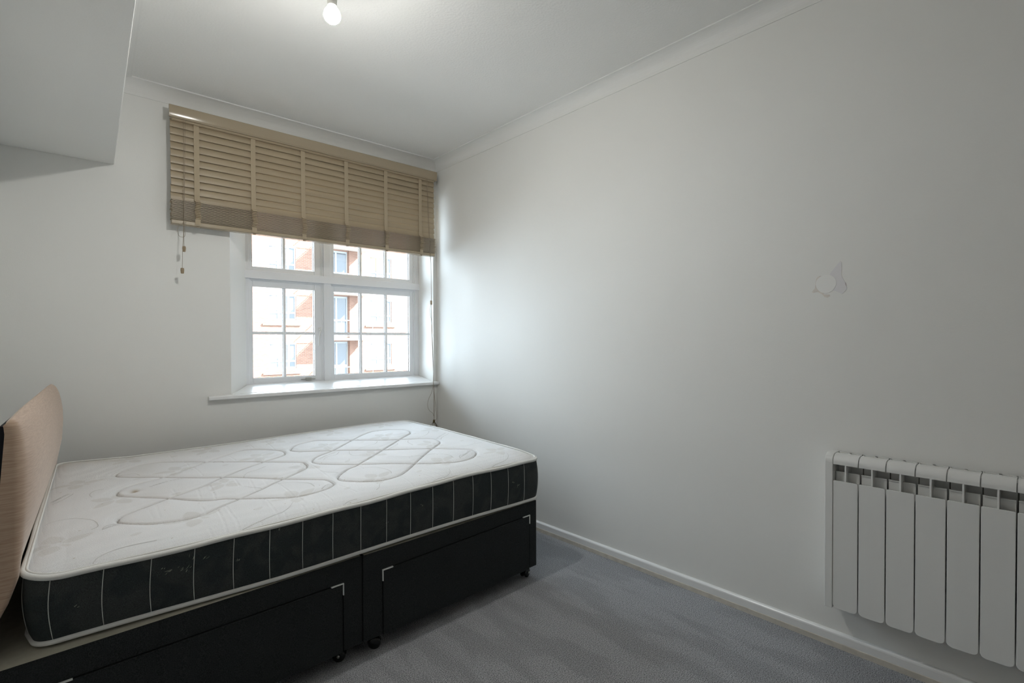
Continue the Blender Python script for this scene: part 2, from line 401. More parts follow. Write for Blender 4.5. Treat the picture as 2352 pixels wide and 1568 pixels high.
# casement handle and stay
b = MB(); yh = YFR+.018
b.box(1.428, 1.446, yh-.006, yh, 1.262, 1.302)
b.tube(spline([(1.437, yh-.004, 1.285), (1.437, yh-.026, 1.287), (1.432, yh-.034, 1.275), (1.424, yh-.032, 1.235), (1.422, yh-.028, 1.17)], 6), [.006]*6+[.0055]*19, 10)
b.build('window_handle', M_white, ca, bevel=.001, smooth=True)
b = MB(); b.box(1.30, 1.40, yh-.012, yh-.004, .930, .936); b.lathe([(.0, -.01), (.006, -.01), (.006, .006), (0, .006)], (1.352, yh-.010, .936), 12); b.box(1.333, 1.37, yh-.016, yh, .923, .944)
b.build('casement_stay', M_metal, ca, bevel=.001)
# sloping sill board with rounded nose
b = MB(); t = .022
def sillbox(poly_xy, zfun, th):
    n = len(poly_xy); b.add([(x, y, zfun(y)) for x, y in poly_xy]+[(x, y, zfun(y)-th) for x, y in poly_xy],
        [tuple(range(n)), tuple(reversed(range(n, 2*n)))]+[(i, (i+1) % n, n+(i+1) % n, n+i) for i in range(n)])
zf = lambda y: .878+(y-3.413)*(.917-.878)/.28
sillbox([(.668, 3.411), (2.2715, 3.411), (2.2715, YB-.0005), (2.238, YB-.0005), (2.2575, YFR), (.945, YFR), (.795, YB-.0005), (.668, YB-.0005)], zf, t)
b.build('window_sill', M_trim, win, bevel=.005, seg=3)

# ================================================================== VENETIAN BLIND
bl = thing('venetian_blind', 'wide taupe wooden venetian blind half raised over the white window', 'blind', (1.35, 3.39, 1.857))
BX0, BX1 = .489, 2.212
b = MB()      # valance, moulded face
pr = [(3.367, 2.508), (3.356, 2.508), (3.3535, 2.5055)]
for i in range(17):      # gently rounded face, lower part leaning under
    t_ = i/16; pr.append((3.3535+.0052*t_**2.4, 2.500-.050*t_))
pr += [(3.3565, 2.4485), (3.3560, 2.4440), (3.3580, 2.4415), (3.367, 2.4415)]
b.prism(pr, .481, 2.222, 'x'); b.box(2.212, 2.222, 3.367, 3.442, 2.441, 2.508)
va = b.build('valance', M_valance, bl, smooth=False)
b = MB(); b.box(.495, 2.208, 3.370, 3.430, 2.431, 2.490)
b.box(.60, .64, 3.368, 3.372, 2.428, 2.44)
b.build('headrail', M_blind, bl, bevel=.002)
b = MB(); cyl = 3.392
zs0, zs1, ns = 2.420, 2.018, 11
for i in range(ns):
    zc = zs0+(zs1-zs0)*i/(ns-1); til = R(73)+random.uniform(-.02, .02); dx = random.uniform(-.0015, .0015)
    pts_f = []; pts_b = []
    for k in range(7):
        q = (k/6-.5)*.048; bow = .0058*(1-(2*q/.05)**2)
        # along slat direction: lower edge towards the room
        dy, dz = math.cos(til), math.sin(til)
        py, pz = cyl+q*dy, zc+q*dz
        ny, nz = -dz, dy
        pts_f.append((py+ny*(bow+.0014), pz+nz*(bow+.0014))); pts_b.append((py+ny*(bow-.0014), pz+nz*(bow-.0014)))
    b.prism(pts_f+pts_b[::-1], BX0+dx, BX1+dx, 'x')
b.build('slat_curtain', M_blind, bl, smooth=False)
b = MB(); nst = 22
for i in range(nst):
    z = 1.8835+i*.00515; dy = random.uniform(-.0022, .0022); dx = random.uniform(-.004, .004); dr = random.uniform(-.0006, .0006)
    x0, x1 = BX0+dx, BX1+dx+(.003 if i % 5 == 0 else 0)
    ya, yb = 3.366+dy, 3.416+dy
    b.prism([(ya, z), (ya+.012, z+.0012), (3.391, z+.0016), (yb, z), (yb, z+.0024), (3.391, z+.0042), (ya+.012, z+.0036), (ya, z+.0024)], x0, x1, 'x')
b.build('slat_stack', M_blind, bl)
b = MB(); b.prism([(3.366, 1.860), (3.372, 1.857), (3.410, 1.857), (3.416, 1.860), (3.416, 1.878), (3.41, 1.882), (3.372, 1.882), (3.366, 1.878)], BX0, 2.206, 'x')
b.build('bottom_rail', M_brail, bl, bevel=.001)
TX = [.613, .911, 1.209, 1.500, 1.797, 2.085]
for i, x in enumerate(TX):
    b = MB(); hw = .0135; yf_ = 3.3815
    # flat run in front of the tilted slats
    pts = [(3.3795, 2.437), (3.3795, 2.38), (3.3800, 2.25), (3.3790, 2.10), (3.3775, 2.03), (3.3745, 2.005), (3.3655, 1.998)]
    z = 1.996; sw = random.uniform(0, 6)
    xo = [0]*len(pts)
    k = 0
    while z > 1.896:           # folded loops of slack tape over the stack
        out = .0075+.002*math.sin(k*1.7+sw)
        off = .0035*math.sin(k*.75+sw)
        pts += [(3.3630-out, z-.0012), (3.3625-out, z-.0052), (3.3635, z-.0074), (3.3635, z-.0078)]; xo += [off, off, off*.6, off*.6]
        z -= .0092; k += 1
    pts += [(3.3640, 1.888), (3.3635, 1.866)]; xo += [0, 0]
    n = len(pts); vs = []
    for j, (py, pz) in enumerate(pts):
        for sx in (-hw, hw):
            vs.append((x+sx+xo[j], py-.0009, pz))
        for sx in (hw, -hw): vs.append((x+sx+xo[j], py, pz))
    fs = [(0, 1, 2, 3), (4*(n-1)+3, 4*(n-1)+2, 4*(n-1)+1, 4*(n-1))]
    for j in range(n-1):
        for a in range(4):
            a2 = (a+1) % 4; fs.append((4*j+a, 4*j+a2, 4*j+4+a2, 4*j+4+a))
    b.add(vs, fs); tp = b.build('ladder_tape', M_tape, bl)
    b = MB(); b.lathe([(.0, 0), (.006, 0), (.0095, -.002), (.0095, -.0035), (.006, -.0045), (0, -.0045)], (x+.002, 3.372, 1.8565), 14); b.build('tape_button', M_knob, tp)
# cords
b = MB()
b.tube([(.546, 3.362, 2.436), (.547, 3.361, 2.2), (.5445, 3.3585, 1.90), (.543, 3.356, 1.735)], .0011, 6)
b.tube([(.557, 3.362, 2.436), (.552, 3.361, 2.2), (.5455, 3.3575, 1.90), (.5355, 3.356, 1.70), (.534, 3.356, 1.612)], .0011, 6)
b.tube(spline([(.546, 3.356, 1.883), (.553, 3.354, 1.876), (.551, 3.353, 1.862), (.541, 3.353, 1.860), (.528, 3.352, 1.856), (.515, 3.352, 1.838), (.5125, 3.352, 1.812), (.519, 3.352, 1.790), (.533, 3.352, 1.784), (.545, 3.352, 1.789), (.549, 3.353, 1.805), (.548, 3.354, 1.83), (.546, 3.355, 1.86)], 6), .0009, 6)
lc = b.build('left_pull_cord', M_cord, bl)
for (x, z0, z1) in ((.543, 1.704, 1.735), (.5335, 1.582, 1.613)):
    b = MB(); b.lathe([(0, 0), (.0065, 0), (.008, .004), (.0092, .018), (.0088, .027), (.0065, .031), (0, .031)], (x, 3.355, z0), 14); b.build('cord_knob', M_knob, lc, smooth=True)
b = MB()
b.tube([(2.132, 3.362, 2.436), (2.140, 3.361, 2.2), (2.150, 3.354, 1.90), (2.156, 3.345, 1.80), (2.154, 3.341, 1.512)], .0011, 6)
b.tube([(2.139, 3.362, 2.436), (2.146, 3.361, 2.2), (2.154, 3.352, 1.90), (2.157, 3.345, 1.80), (2.1555, 3.341, 1.512)], .0011, 6)
b.tube(spline([(2.154, 3.343, 1.482), (2.160, 3.343, 1.36), (2.166, 3.343, 1.12), (2.173, 3.343, .90), (2.178, 3.343, .75), (2.176, 3.343, .62), (2.175, 3.343, .585)], 6), .0012, 6)
b.tube(spline([(2.1535, 3.341, 1.482), (2.156, 3.341, 1.33), (2.163, 3.341, 1.10), (2.171, 3.341, .90), (2.1725, 3.341, .75), (2.173, 3.341, .60)], 6), .0011, 6)
b.tube(spline([(2.1525, 3.340, 1.482), (2.143, 3.340, 1.45), (2.1455, 3.340, 1.40), (2.155, 3.340, 1.34), (2.168, 3.340, 1.10), (2.168, 3.340, .90), (2.163, 3.340, .84), (2.148, 3.338, .80), (2.126, 3.336, .765), (2.114, 3.335, .725), (2.118, 3.335, .69), (2.135, 3.336, .665), (2.160, 3.338, .648), (2.172, 3.340, .62)], 6), .0010, 6)
b.tube(spline([(2.175, 3.342, .82), (2.182, 3.342, .76), (2.192, 3.342, .68), (2.199, 3.342, .62), (2.196, 3.342, .598), (2.178, 3.342, .585)], 6), .0010, 6)
rc = b.build('right_pull_cord', M_cord, bl)
b = MB(); b.box(2.147, 2.161, 3.336, 3.348, 1.480, 1.512); b.build('cord_joiner', M_knob, rc, bevel=.003)
b = MB(); rg = random.Random(3)
b.lathe([(0, -.012), (.006, -.012), (.0085, 0), (.006, .010), (0, .010)], (2.174, 3.342, .585), 10)
for i in range(16):
    a = rg.uniform(0, 6.28); l = rg.uniform(.012, .036)
    p = [Vector((2.174, 3.342, .583))]
    for k in range(4):
        a += rg.uniform(-.7, .7)
        p.append(p[-1]+Vector((math.cos(a)*l*.35, rg.uniform(-.003, .003), -rg.uniform(.2, .55)*l)))
    b.tube(spline(p, 3), .0011, 5)
b.build('frayed_knot', M_string, rc)

# ================================================================== CEILING BULB
lp = thing('light_bulb', 'glowing white bulb hanging from the ceiling near the bulkhead', 'light', (.781, 1.871, 2.41))
cx, cyb, cz = .781, 1.871, 2.412
b = MB(); pr = []
for i in range(17):
    a = -math.pi/2+math.pi*.80*i/16; pr.append((max(.0005, .0305*math.cos(a)), .0305*math.sin(a)))
pr.append((.0165, .033)); pr.append((.0005, .033))
b.lathe(pr[:10], (cx, cyb, cz), 32); b.f = [f_ for f_ in b.f if len(f_) == 4 or f_[0] > 20*0 and min(f_) == 0][:]
gl = b.build('bulb_globe', M_bulb, lp, smooth=True)
b = MB(); b.lathe(pr[9:], (cx, cyb, cz), 32); b.build('bulb_shoulder', M_bulbtop, gl, smooth=True)
b = MB(); b.lathe([(.0005, .034), (.0165, .034), (.0175, .05), (.0185, .075), (.015, .082), (.0005, .082)], (cx, cyb, cz), 24); b.build('bulb_neck', M_bulbbase, lp, smooth=True)
b = MB(); b.lathe([(.0005, .083), (.019, .083), (.021, .10), (.021, .125), (.012, .135), (.006, .15), (.0005, .15)], (cx, cyb, cz), 24); b.build('lamp_holder', M_white, lp, smooth=True)
b = MB(); b.tube([(cx, cyb, cz+.150), (cx, cyb, ZC-.022)], .003, 8); b.build('flex', M_white, lp)
b = MB(); b.lathe([(.0005, -.022), (.02, -.022), (.036, -.010), (.037, 0), (.0005, 0)], (cx, cyb, ZC-.0005), 28); b.build('ceiling_rose', M_white, lp, smooth=True)

# ================================================================== RADIATOR
rd = thing('radiator', 'white ribbed electric radiator mounted low on the right wall', 'radiator', (2.19, .35, .19))
xf = XW-.092          # front plane
pitch = .0826; ytop = .652
b = MB()
# end cover: flat cheek with rounded top front corner
pf = [(XW-.012, .187), (xf-.002, .187), (xf-.002, .735)]
for i in range(9):
    a = math.pi/2*i/8; pf.append((xf+.030-.032*math.cos(a), .740+.032*math.sin(a)))
pf += [(XW-.012, .772)]
b.prism(pf, .6295, .656, 'y'); b.build('end_cover', M_rad, rd, bevel=.0022, seg=3)
def rounded_plate(b, yc0, yc1, z0, z1, x0, x1, rb, rt):
    p = []
    for cyy, czz, rr, a0 in ((yc1-rb, z0+rb, rb, -90), (yc1-rt, z1-rt, rt, 0), (yc0+rt, z1-rt, rt, 90), (yc0+rb, z0+rb, rb, 180)):
        for i in range(7):
            a = R(a0+90*i/6); p.append((cyy+rr*math.cos(a), czz+rr*math.sin(a)))
    b.prism(p, x0, x1, 'x')
sec0 = None
for k in range(8):
    yb_ = .6285-k*pitch; ya_ = yb_-pitch+.0035; ym = (ya_+yb_)/2
    s_ = MB(); rounded_plate(s_, ya_, yb_, .190, .672, xf, xf+.006, .016, .004)
    fr = s_.build('radiator_section', M_rad, rd, bevel=.0012)
    s_ = MB()
    s_.box(xf+.006, XW-.022, ym-.002, ym+.002, .20, .745)                # centre web
    s_.box(xf+.0015, xf+.006, ym-.0026, ym+.0026, .672, .745)             # visible rib at the front
    # inner duct: back plate, folded top lip
    s_.box(xf+.030, xf+.034, ya_+.001, ym-.002, .23, .700); s_.box(xf+.030, xf+.034, ym+.002, yb_-.001, .23, .700)
    s_.box(xf+.024, xf+.034, ya_+.001, ym-.002, .700, .7025); s_.box(xf+.024, xf+.034, ym+.002, yb_-.001, .700, .7025)
    s_.box(XW-.026, XW-.022, ya_, yb_, .20, .75)
    s_.build('convector_fin', M_rad, fr, bevel=.0006)
    # curved top cap with slots behind it
    s_ = MB(); pr = []; n_ = 18
    for i in range(n_): a = math.pi/2*i/(n_-1); pr.append((xf+.030-.030*math.cos(a), .741+.029*math.sin(a)))
    pr = [(xf, .733)]+pr+[(xf+.046, .770), (xf+.046, .766), (xf+.030, .766)]
    for i in range(n_): a = math.pi/2*(1-i/(n_-1)); pr.append((xf+.030-.026*math.cos(a), .741+.025*math.sin(a)))
    pr.append((xf+.004, .733))
    s_.prism(pr, ya_, yb_, 'y')
    s_.box(xf+.046, XW-.022, ya_, ya_+.003, .764, .770); s_.box(xf+.046, XW-.022, ym-.004, ym+.004, .764, .770); s_.box(xf+.046, XW-.022, yb_-.003, yb_, .764, .770)
    s_.box(XW-.034, XW-.022, ya_, yb_, .762, .770)
    s_.build('top_grille', M_rad, fr)
b = MB(); b.box(XW-.020, XW-.014, -.03, .61, .22, .74); b.box(XW-.014, XW-.0005, .50, .54, .30, .68); b.box(XW-.014, XW-.0005, .05, .09, .30, .68); b.build('back_panel', M_raddark, rd)

# ================================================================== DIVAN BASE
PF = Vector((1.815, 1.852, 0)); th = math.atan2(1.852-1.767, 1.815+.11)
du = Vector((math.cos(th), math.sin(th), 0)); dv = Vector((-math.sin(th), math.cos(th), 0))
def D(s, v, z):    # s along the front from the foot end (negative towards the head), v towards the window
    return PF+du*s+dv*v+Vector((0, 0, z))
dz0, dz1 = .060, .395
dvn = thing('divan_base', 'black fabric divan bed base on castors with beige top, under the mattress', 'bed base', tuple(D(-.95, .68, 0)))
def dbox(b, s0, s1, v0, v1, z0, z1, mi=0):
    vs = [D(s0, v0, z0), D(s1, v0, z0), D(s1, v1, z0), D(s0, v1, z0), D(s0, v0, z1), D(s1, v0, z1), D(s1, v1, z1), D(s0, v1, z1)]
    b.add(vs, [(0, 3, 2, 1), (4, 5, 6, 7), (0, 1, 5, 4), (1, 2, 6, 5), (2, 3, 7, 6), (3, 0, 4, 7)], mi)
SEAM = -.957
halves = ((SEAM, 0.0, 0.0, (-.873, -.053), .310, .325), (-1.94, SEAM-.003, .005, (-1.835, -1.038), .309, .309))
for s0, s1, vo, (d0, d1), zt0, zt1 in halves:
    # carcass: top band, stiles and body behind the drawer front
    b = MB(); dbox(b, s0, s1, vo+.018, 1.355, dz0, dz1-.004)
    # padded top edge
    half = b.build('base_half', M_divan, dvn, bevel=.006)
    b = MB()
    pp = [(s0, dz0), (d0-.0035, dz0), (d0-.0035, zt0+.0035), (d1+.0035, zt1+.0035), (d1+.0035, dz0), (s1, dz0), (s1, dz1-.004), (s0, dz1-.004)]
    b.add([D(p_[0], vo, p_[1]) for p_ in pp]+[D(p_[0], vo+.0175, p_[1]) for p_ in pp], [(0, 1, 2, 7), (2, 3, 6, 7), (3, 4, 5, 6), (8, 15, 10, 9), (10, 15, 14, 11), (11, 14, 13, 12)]+[(i, (i+1) % 8, 8+(i+1) % 8, 8+i) for i in range(8)])
    b.build('front_panel', M_divan, half, bevel=.002)
    b = MB()   # beige platform cloth, softly domed at the rim
    ns_, nv_ = 24, 18; vs = []
    for i in range(ns_+1):
        for j in range(nv_+1):
            s = s0+.004+(s1-s0-.008)*i/ns_; v = vo+.001+(1.354-vo)*j/nv_
            e = min(i, ns_-i)/ns_*(s1-s0); f_ = min(j, nv_-j)/nv_*1.35
            vs.append(D(s, v, dz1-.0035+.006*(1-math.exp(-min(e, f_)/.02))))
    fs = [(i*(nv_+1)+j, (i+1)*(nv_+1)+j, (i+1)*(nv_+1)+j+1, i*(nv_+1)+j+1) for i in range(ns_) for j in range(nv_)]
    b.add(vs, fs); b.build('platform_cloth', M_plat, half, smooth=True)
    dr = MB()
    vs = [D(d0, vo-.002, dz0-.004), D(d1, vo-.002, dz0-.004), D(d1, vo+.016, dz0-.004), D(d0, vo+.016, dz0-.004), D(d0, vo-.002, zt0), D(d1, vo-.002, zt1), D(d1, vo+.016, zt1), D(d0, vo+.016, zt0)]
    dr.add(vs, [(0, 3, 2, 1), (4, 5, 6, 7), (0, 1, 5, 4), (1, 2, 6, 5), (2, 3, 7, 6), (3, 0, 4, 7)])
    dr = dr.build('drawer', M_divan, dvn, bevel=.002)
    # white L-shaped corner trims
    for sx, sg, zt in ((d0, 1, zt0), (d1, -1, zt1)):
        b = MB(); tk = .0038; a, c = sorted((sx-sg*.001, sx+sg*.043)); sl_ = (zt1-zt0)/(d1-d0)
        dbox(b, a, c, vo-.0045, vo+.004, zt-.0005, zt+tk)
        a, c = sorted((sx-sg*.0045, sx-sg*.0007)); dbox(b, a, c, vo-.0045, vo+.004, zt-.041, zt+tk)
        b.build('corner_trim', M_white, dr, bevel=.0007)
# castors
def castor(s, v, ang):
    p = D(s, v, 0); b = MB(); ax = Vector((math.cos(ang), math.sin(ang), 0)); sd = Vector((-ax.y, ax.x, 0))
    # swivel housing + stem
    b.tube([p+Vector((0, 0, .034)), p+Vector((0, 0, .062))], .006, 10)
    q = p-ax*.010+Vector((0, 0, .030)); hv = []
    for i in range(9):
        a = R(-10+190*i/8); hv.append(q+ax*(.022*math.cos(a))+Vector((0, 0, .024*math.sin(a)-.002)))
    b.tube(hv, .0035, 8)
    o = b.build('castor', M_castor, dvn, smooth=True)
    b = MB()
    for sg in (-1, 1):
        c0 = q+sd*(sg*.005); pts = []
        for i in range(5): pts.append(c0+sd*(sg*.0035*i))
        b.tube(pts, [.020, .0235, .024, .0235, .018], 20)
    wz = min(v_[2] for v_ in b.v); b.v = [(x, y, z-wz+.0005) for x, y, z in b.v]
    b.build('wheel', M_castor, o, smooth=True)
    b = MB(); b.tube([q-sd*.021+Vector((0, 0, -.004)), q-sd*.0245+Vector((0, 0, -.004))], .006, 12); b.build('axle_cap', M_metal, o, smooth=True)
for s, v, a in ((-.03, .045, .3), (-.90, .042, 2.6), (-1.02, .05, -.6), (-.03, 1.30, 1), (-.92, 1.30, 2), (-1.0, 1.30, .2), (-1.86, 1.30, 1), (-1.86, .06, .4)): castor(s, v, a)

# ================================================================== MATTRESS
ML, MW = 1.90, 1.37
FH = np.array([-.066, 1.787]); FFc = np.array([1.838, 1.852]); BF = np.array([1.857, 3.222]); BHc = np.array([.0, 3.18])
def mxy(u, v): return (FH*(1-u)+FFc*u)*(1-v)+(BHc*(1-u)+BF*u)*v
zf_u = [0, .04, .2, .5, .72, 1]; zf_z = [.597, .585, .58, .586, .6, .597]
zb_u = [0, .15, .35, .6, .85, 1]; zb_z = [.63, .618, .62, .627, .635, .63]
zr_v = [0, .1, .37, .7, 1]; zr_z = [.597, .611, .621, .630, .63]
def H0(u, v):
    a = np.interp(u, zf_u, zf_z); b_ = np.interp(u, zb_u, zb_z); w_ = np.clip(v, 0, 1)**.7
    z = a*(1-w_)+b_*w_; r_ = np.interp(v, zr_v, zr_z)-(.597*(1-w_)+.63*w_)
    return z+r_*np.clip((u-.6)/.4, 0, 1)
LOOP_A = [(.212,1.0),(.234,1.055),(.302,1.131),(.371,1.141),(.416,1.123),(.547,1.01),(.764,.827),(.913,.692),(.926,.647),(.919,.601),(.889,.553),(.79,.479),(.761,.462),(.602,.344),(.488,.266),(.427,.22),(.375,.211),(.296,.229),(.237,.275),(.205,.313),(.199,.342),(.207,.375),(.244,.416),(.315,.466),(.369,.503),(.48,.57),(.567,.657),(.769,.808),(.878,.868),(.912,.915),(.915,.975),(.876,1.042),(.806,1.112),(.724,1.125),(.57,1.004),(.476,.915),(.365,.824),(.261,.763),(.219,.718),(.206,.674),(.212,.636),(.253,.592),(.354,.502),(.42,.426),(.473,.376),(.524,.356),(.564,.322),(.661,.248),(.732,.201),(.797,.197),(.863,.212),(.908,.248),(.918,.278),(.912,.328),(.881,.366),(.764,.474),(.657,.587),(.6,.643),(.5,.709),(.366,.832),(.269,.912),(.223,.961)]
LOOP_B = [(.961,.978),(1.012,1.052),(1.125,1.098),(1.205,1.041),(1.331,.924),(1.434,.838),(1.519,.787),(1.657,.691),(1.682,.631),(1.663,.569),(1.605,.514),(1.514,.443),(1.316,.275),(1.246,.219),(1.178,.172),(1.115,.158),(1.065,.168),(1.008,.214),(.964,.27),(.959,.32),(.982,.363),(1.045,.422),(1.112,.459),(1.322,.619),(1.519,.787),(1.628,.868),(1.665,.906),(1.689,.972),(1.655,1.03),(1.565,1.092),(1.487,1.095),(1.399,1.04),(1.305,.962),(1.132,.806),(1.028,.744),(.977,.69),(.965,.633),(.994,.575),(1.115,.464),(1.202,.385),(1.318,.28),(1.411,.199),(1.491,.158),(1.586,.172),(1.668,.237),(1.694,.293),(1.683,.34),(1.569,.437),(1.46,.519),(1.324,.624),(1.136,.786),(.99,.892),(.958,.941)]
WRINKLES = [[(.508,.273),(.506,.159),(.508,.089),(.5,-.001)],[(.64,.265),(.637,.174),(.633,.064),(.627,.014)],[(.477,.251),(.475,.178),(.473,.104),(.467,.017)],[(.733,.422),(.734,.259),(.734,.204)],[(.605,.597),(.6,.46)],[(.657,.073),(.65,-.001)],[(.727,.085),(.716,-.015)],[(.507,.58),(.5,.408)],[(.742,.189),(.744,.094)],[(.939,.588),(.929,.355)],[(.91,.25),(.942,.087)],[(.83,.188),(.83,.057)],[(.656,.566),(.638,.378)],[(.699,.517),(.693,.413)],[(.734,.465),(.728,.362)],[(.571,.032),(.569,-.016)],[(.773,.071),(.763,-.009)],[(.424,.068),(.425,.006)],[(.438,1.241),(.442,1.123)],[(.48,1.092),(.484,.908)],[(.666,1.053),(.678,.928)],[(.458,.533),(.452,.411)],[(.507,.586),(.496,.374)],[(.496,.923),(.508,.728)],[(.813,1.288),(.811,1.132)],[(.901,1.248),(.891,1.013)],[(.312,.423),(.312,.272)],[(.288,.384),(.293,.274)],[(.438,.293),(.444,.193)],[(.379,.598),(.387,.489)],[(1.506,.112),(1.528,.027),(1.519,-.051)],[(1.361,.044),(1.346,-.055)],[(1.294,.154),(1.31,.049),(1.314,.01)],[(1.617,.171),(1.627,.131)],[(1.233,.032),(1.226,-.058)],[(1.171,.189),(1.16,.018),(1.152,-.053)],[(1.233,.204),(1.272,.019)],[(1.099,.438),(1.097,.368)],[(1.12,1.065),(1.122,.807)],[(1.265,1.08),(1.282,.983)]]
SCROLLS = [[(.014,.408),(.05,.421),(.084,.421),(.12,.39),(.139,.359),(.147,.318),(.146,.291),(.132,.274)],[(.135,.014),(.147,.036),(.172,.055),(.204,.066),(.237,.069),(.285,.067)],[(.021,.635),(.047,.667),(.069,.717),(.076,.737)],[(.132,.645),(.126,.672),(.127,.703),(.142,.734),(.167,.742)],[(.158,.25),(.162,.274),(.176,.292),(.198,.296)],[(1.784,.125),(1.76,.086),(1.716,.049),(1.663,.031),(1.596,.014),(1.536,-.034)],[(1.388,.083),(1.369,.047),(1.333,.021),(1.282,.018),(1.229,.002),(1.194,-.023)],[(1.44,.363),(1.477,.341),(1.505,.307),(1.519,.267),(1.507,.216)],[(1.663,.308),(1.644,.278),(1.599,.242),(1.568,.239),(1.542,.213),(1.532,.189)],[(1.686,.416),(1.72,.39),(1.774,.398),(1.828,.39)],[(1.83,.719),(1.791,.687),(1.734,.651),(1.701,.618)],[(1.619,.74),(1.676,.756),(1.739,.812),(1.767,.852)],[(1.052,.382),(1.099,.372),(1.142,.345),(1.166,.292),(1.171,.242),(1.16,.21)],[(1.276,.463),(1.311,.412),(1.355,.378),(1.413,.367),(1.479,.339)],[(1.576,.724),(1.535,.705),(1.505,.659),(1.492,.584)],[(1.213,.719),(1.285,.737),(1.346,.753),(1.388,.803)],[(1.176,.708),(1.156,.653),(1.155,.61),(1.174,.592)],[(1.006,.625),(1.043,.672),(1.094,.682),(1.128,.724)],[(1.344,.605),(1.4,.634),(1.441,.665),(1.451,.691)],[(.933,.466),(.95,.429),(.988,.395)],[(1.054,.111),(1.034,.077),(1.013,.059)],[(1.174,-.042),(1.218,-.015),(1.257,-.003)],[(.711,.137),(.685,.095),(.655,.067),(.613,.052),(.557,.03),(.511,.012)],[(.708,.406),(.766,.388),(.808,.356),(.833,.315),(.835,.262)],[(.9,.259),(.875,.249),(.849,.22)],[(.612,.45),(.638,.418),(.667,.399)],[(.842,.003),(.875,.022),(.915,.027)],[(.646,.614),(.672,.648),(.712,.663),(.76,.701)]]
TEXTS = [[(1.55,.2),(1.599,.228),(1.646,.261),(1.674,.284)],[(1.696,.641),(1.749,.679),(1.819,.728)],[(.164,.248),(.183,.265),(.207,.28)],[(.024,.663),(.046,.697),(.071,.739)],[(1.003,.654),(1.059,.699),(1.12,.732)],[(1.345,.62),(1.403,.665),(1.448,.685)],[(.316,.666),(.371,.708),(.439,.732)]]
def smooth2(pts, closed=False, n=6):
    P = [Vector((p[0], p[1], 0)) for p in pts]
    if closed:
        k = len(P); out = []
        for i in range(k):
            a, b_, c, d = P[i-1], P[i], P[(i+1) % k], P[(i+2) % k]
            for j in range(n):
                t = j/n; out.append(.5*((2*b_)+(c-a)*t+(2*a-5*b_+4*c-d)*t*t+(3*b_-a-3*c+d)*t**3))
        return np.array([(p.x, p.y) for p in out])
    if len(P) < 3:
        return np.array([(P[0].lerp(P[-1], i/8).x, P[0].lerp(P[-1], i/8).y) for i in range(9)])
    return np.array([(p.x, p.y) for p in spline(P, n)])
def dist_to(PX, PY, line, closed=False, rad=.06):
    """distance of grid points to a polyline, only evaluated close to it"""
    out = np.full(PX.shape, 9.0); L_ = line if not closed else np.vstack([line, line[:1]])
    for (ax, ay), (bx, by) in zip(L_[:-1], L_[1:]):
        i0 = max(0, int((min(ax, bx)-rad)/GX)); i1 = min(NX, int((max(ax, bx)+rad)/GX)+2)
        j0 = max(0, int((min(ay, by)-rad)/GY)); j1 = min(NY, int((max(ay, by)+rad)/GY)+2)
        if i1 <= i0 or j1 <= j0: continue
        x = PX[i0:i1, j0:j1]; y = PY[i0:i1, j0:j1]; dx, dy = bx-ax, by-ay; l2 = dx*dx+dy*dy+1e-12
        t = np.clip(((x-ax)*dx+(y-ay)*dy)/l2, 0, 1)
        d = np.hypot(x-ax-t*dx, y-ay-t*dy); out[i0:i1, j0:j1] = np.minimum(out[i0:i1, j0:j1], d)
    return out
NX, NY = 500, 362
GX, GY = ML/(NX-1), MW/(NY-1)
PX, PY = np.meshgrid(np.linspace(0, ML, NX), np.linspace(0, MW, NY), indexing='ij')
loops = [smooth2(LOOP_A, True, 5), smooth2(LOOP_B, True, 5)]
dl = np.minimum(dist_to(PX, PY, loops[0], True), dist_to(PX, PY, loops[1], True))
dw = np.full(PX.shape, 9.0)
for w_ in WRINKLES: dw = np.minimum(dw, dist_to(PX, PY, smooth2(w_), False, .02))
rng = np.random.RandomState(4)
def smooth_noise(nx, ny, amp):
    g = rng.rand(nx+2, ny+2); xi = PX/ML*nx; yi = PY/MW*ny
    i = np.clip(xi.astype(int), 0, nx); j = np.clip(yi.astype(int), 0, ny); fx = xi-i; fy = yi-j
    fx = fx*fx*(3-2*fx); fy = fy*fy*(3-2*fy)
    return amp*((g[i, j]*(1-fx)+g[i+1, j]*fx)*(1-fy)+(g[i, j+1]*(1-fx)+g[i+1, j+1]*fx)*fy-.5)
CR = .055
def corner_warp(x, y):
    """round the four corners of the plan"""
    cxn = np.clip(x, CR, ML-CR); cyn = np.clip(y, CR, MW-CR); dx, dy = x-cxn, y-cyn
    d = np.hypot(dx, dy); mx = np.maximum(np.abs(dx), np.abs(dy)); k = np.where(d > 1e-9, mx/np.maximum(d, 1e-9), 1)
    return cxn+dx*k, cyn+dy*k
WXX, WYY = corner_warp(PX, PY)
edge = np.minimum(np.minimum(PX, ML-PX), np.minimum(PY, MW-PY))
def topz(x, y): return H0(x/ML, y/MW)
Z = np.vectorize(lambda x, y: 0)(0, 0)
Z = H0(WXX/ML, WYY/MW)
Z = Z+.016*(1-np.exp(-edge/.022))-.009*np.exp(-dl/.020)-.0060*np.exp(-(dl/.0042)**2)
Z = Z-.0011*np.exp(-(dw/.0028)**2)+.0003*np.exp(-((dw-.006)/.003)**2)
Z = Z+smooth_noise(9, 7, .006)*np.clip(edge/.1, 0, 1)+smooth_noise(40, 10, .0005)
st = (.256, .657); ds = np.hypot((PX-st[0])/.022, (PY-st[1])/.016); Z = Z-.008*np.exp(-ds**2)
PETAL = np.zeros(PX.shape)
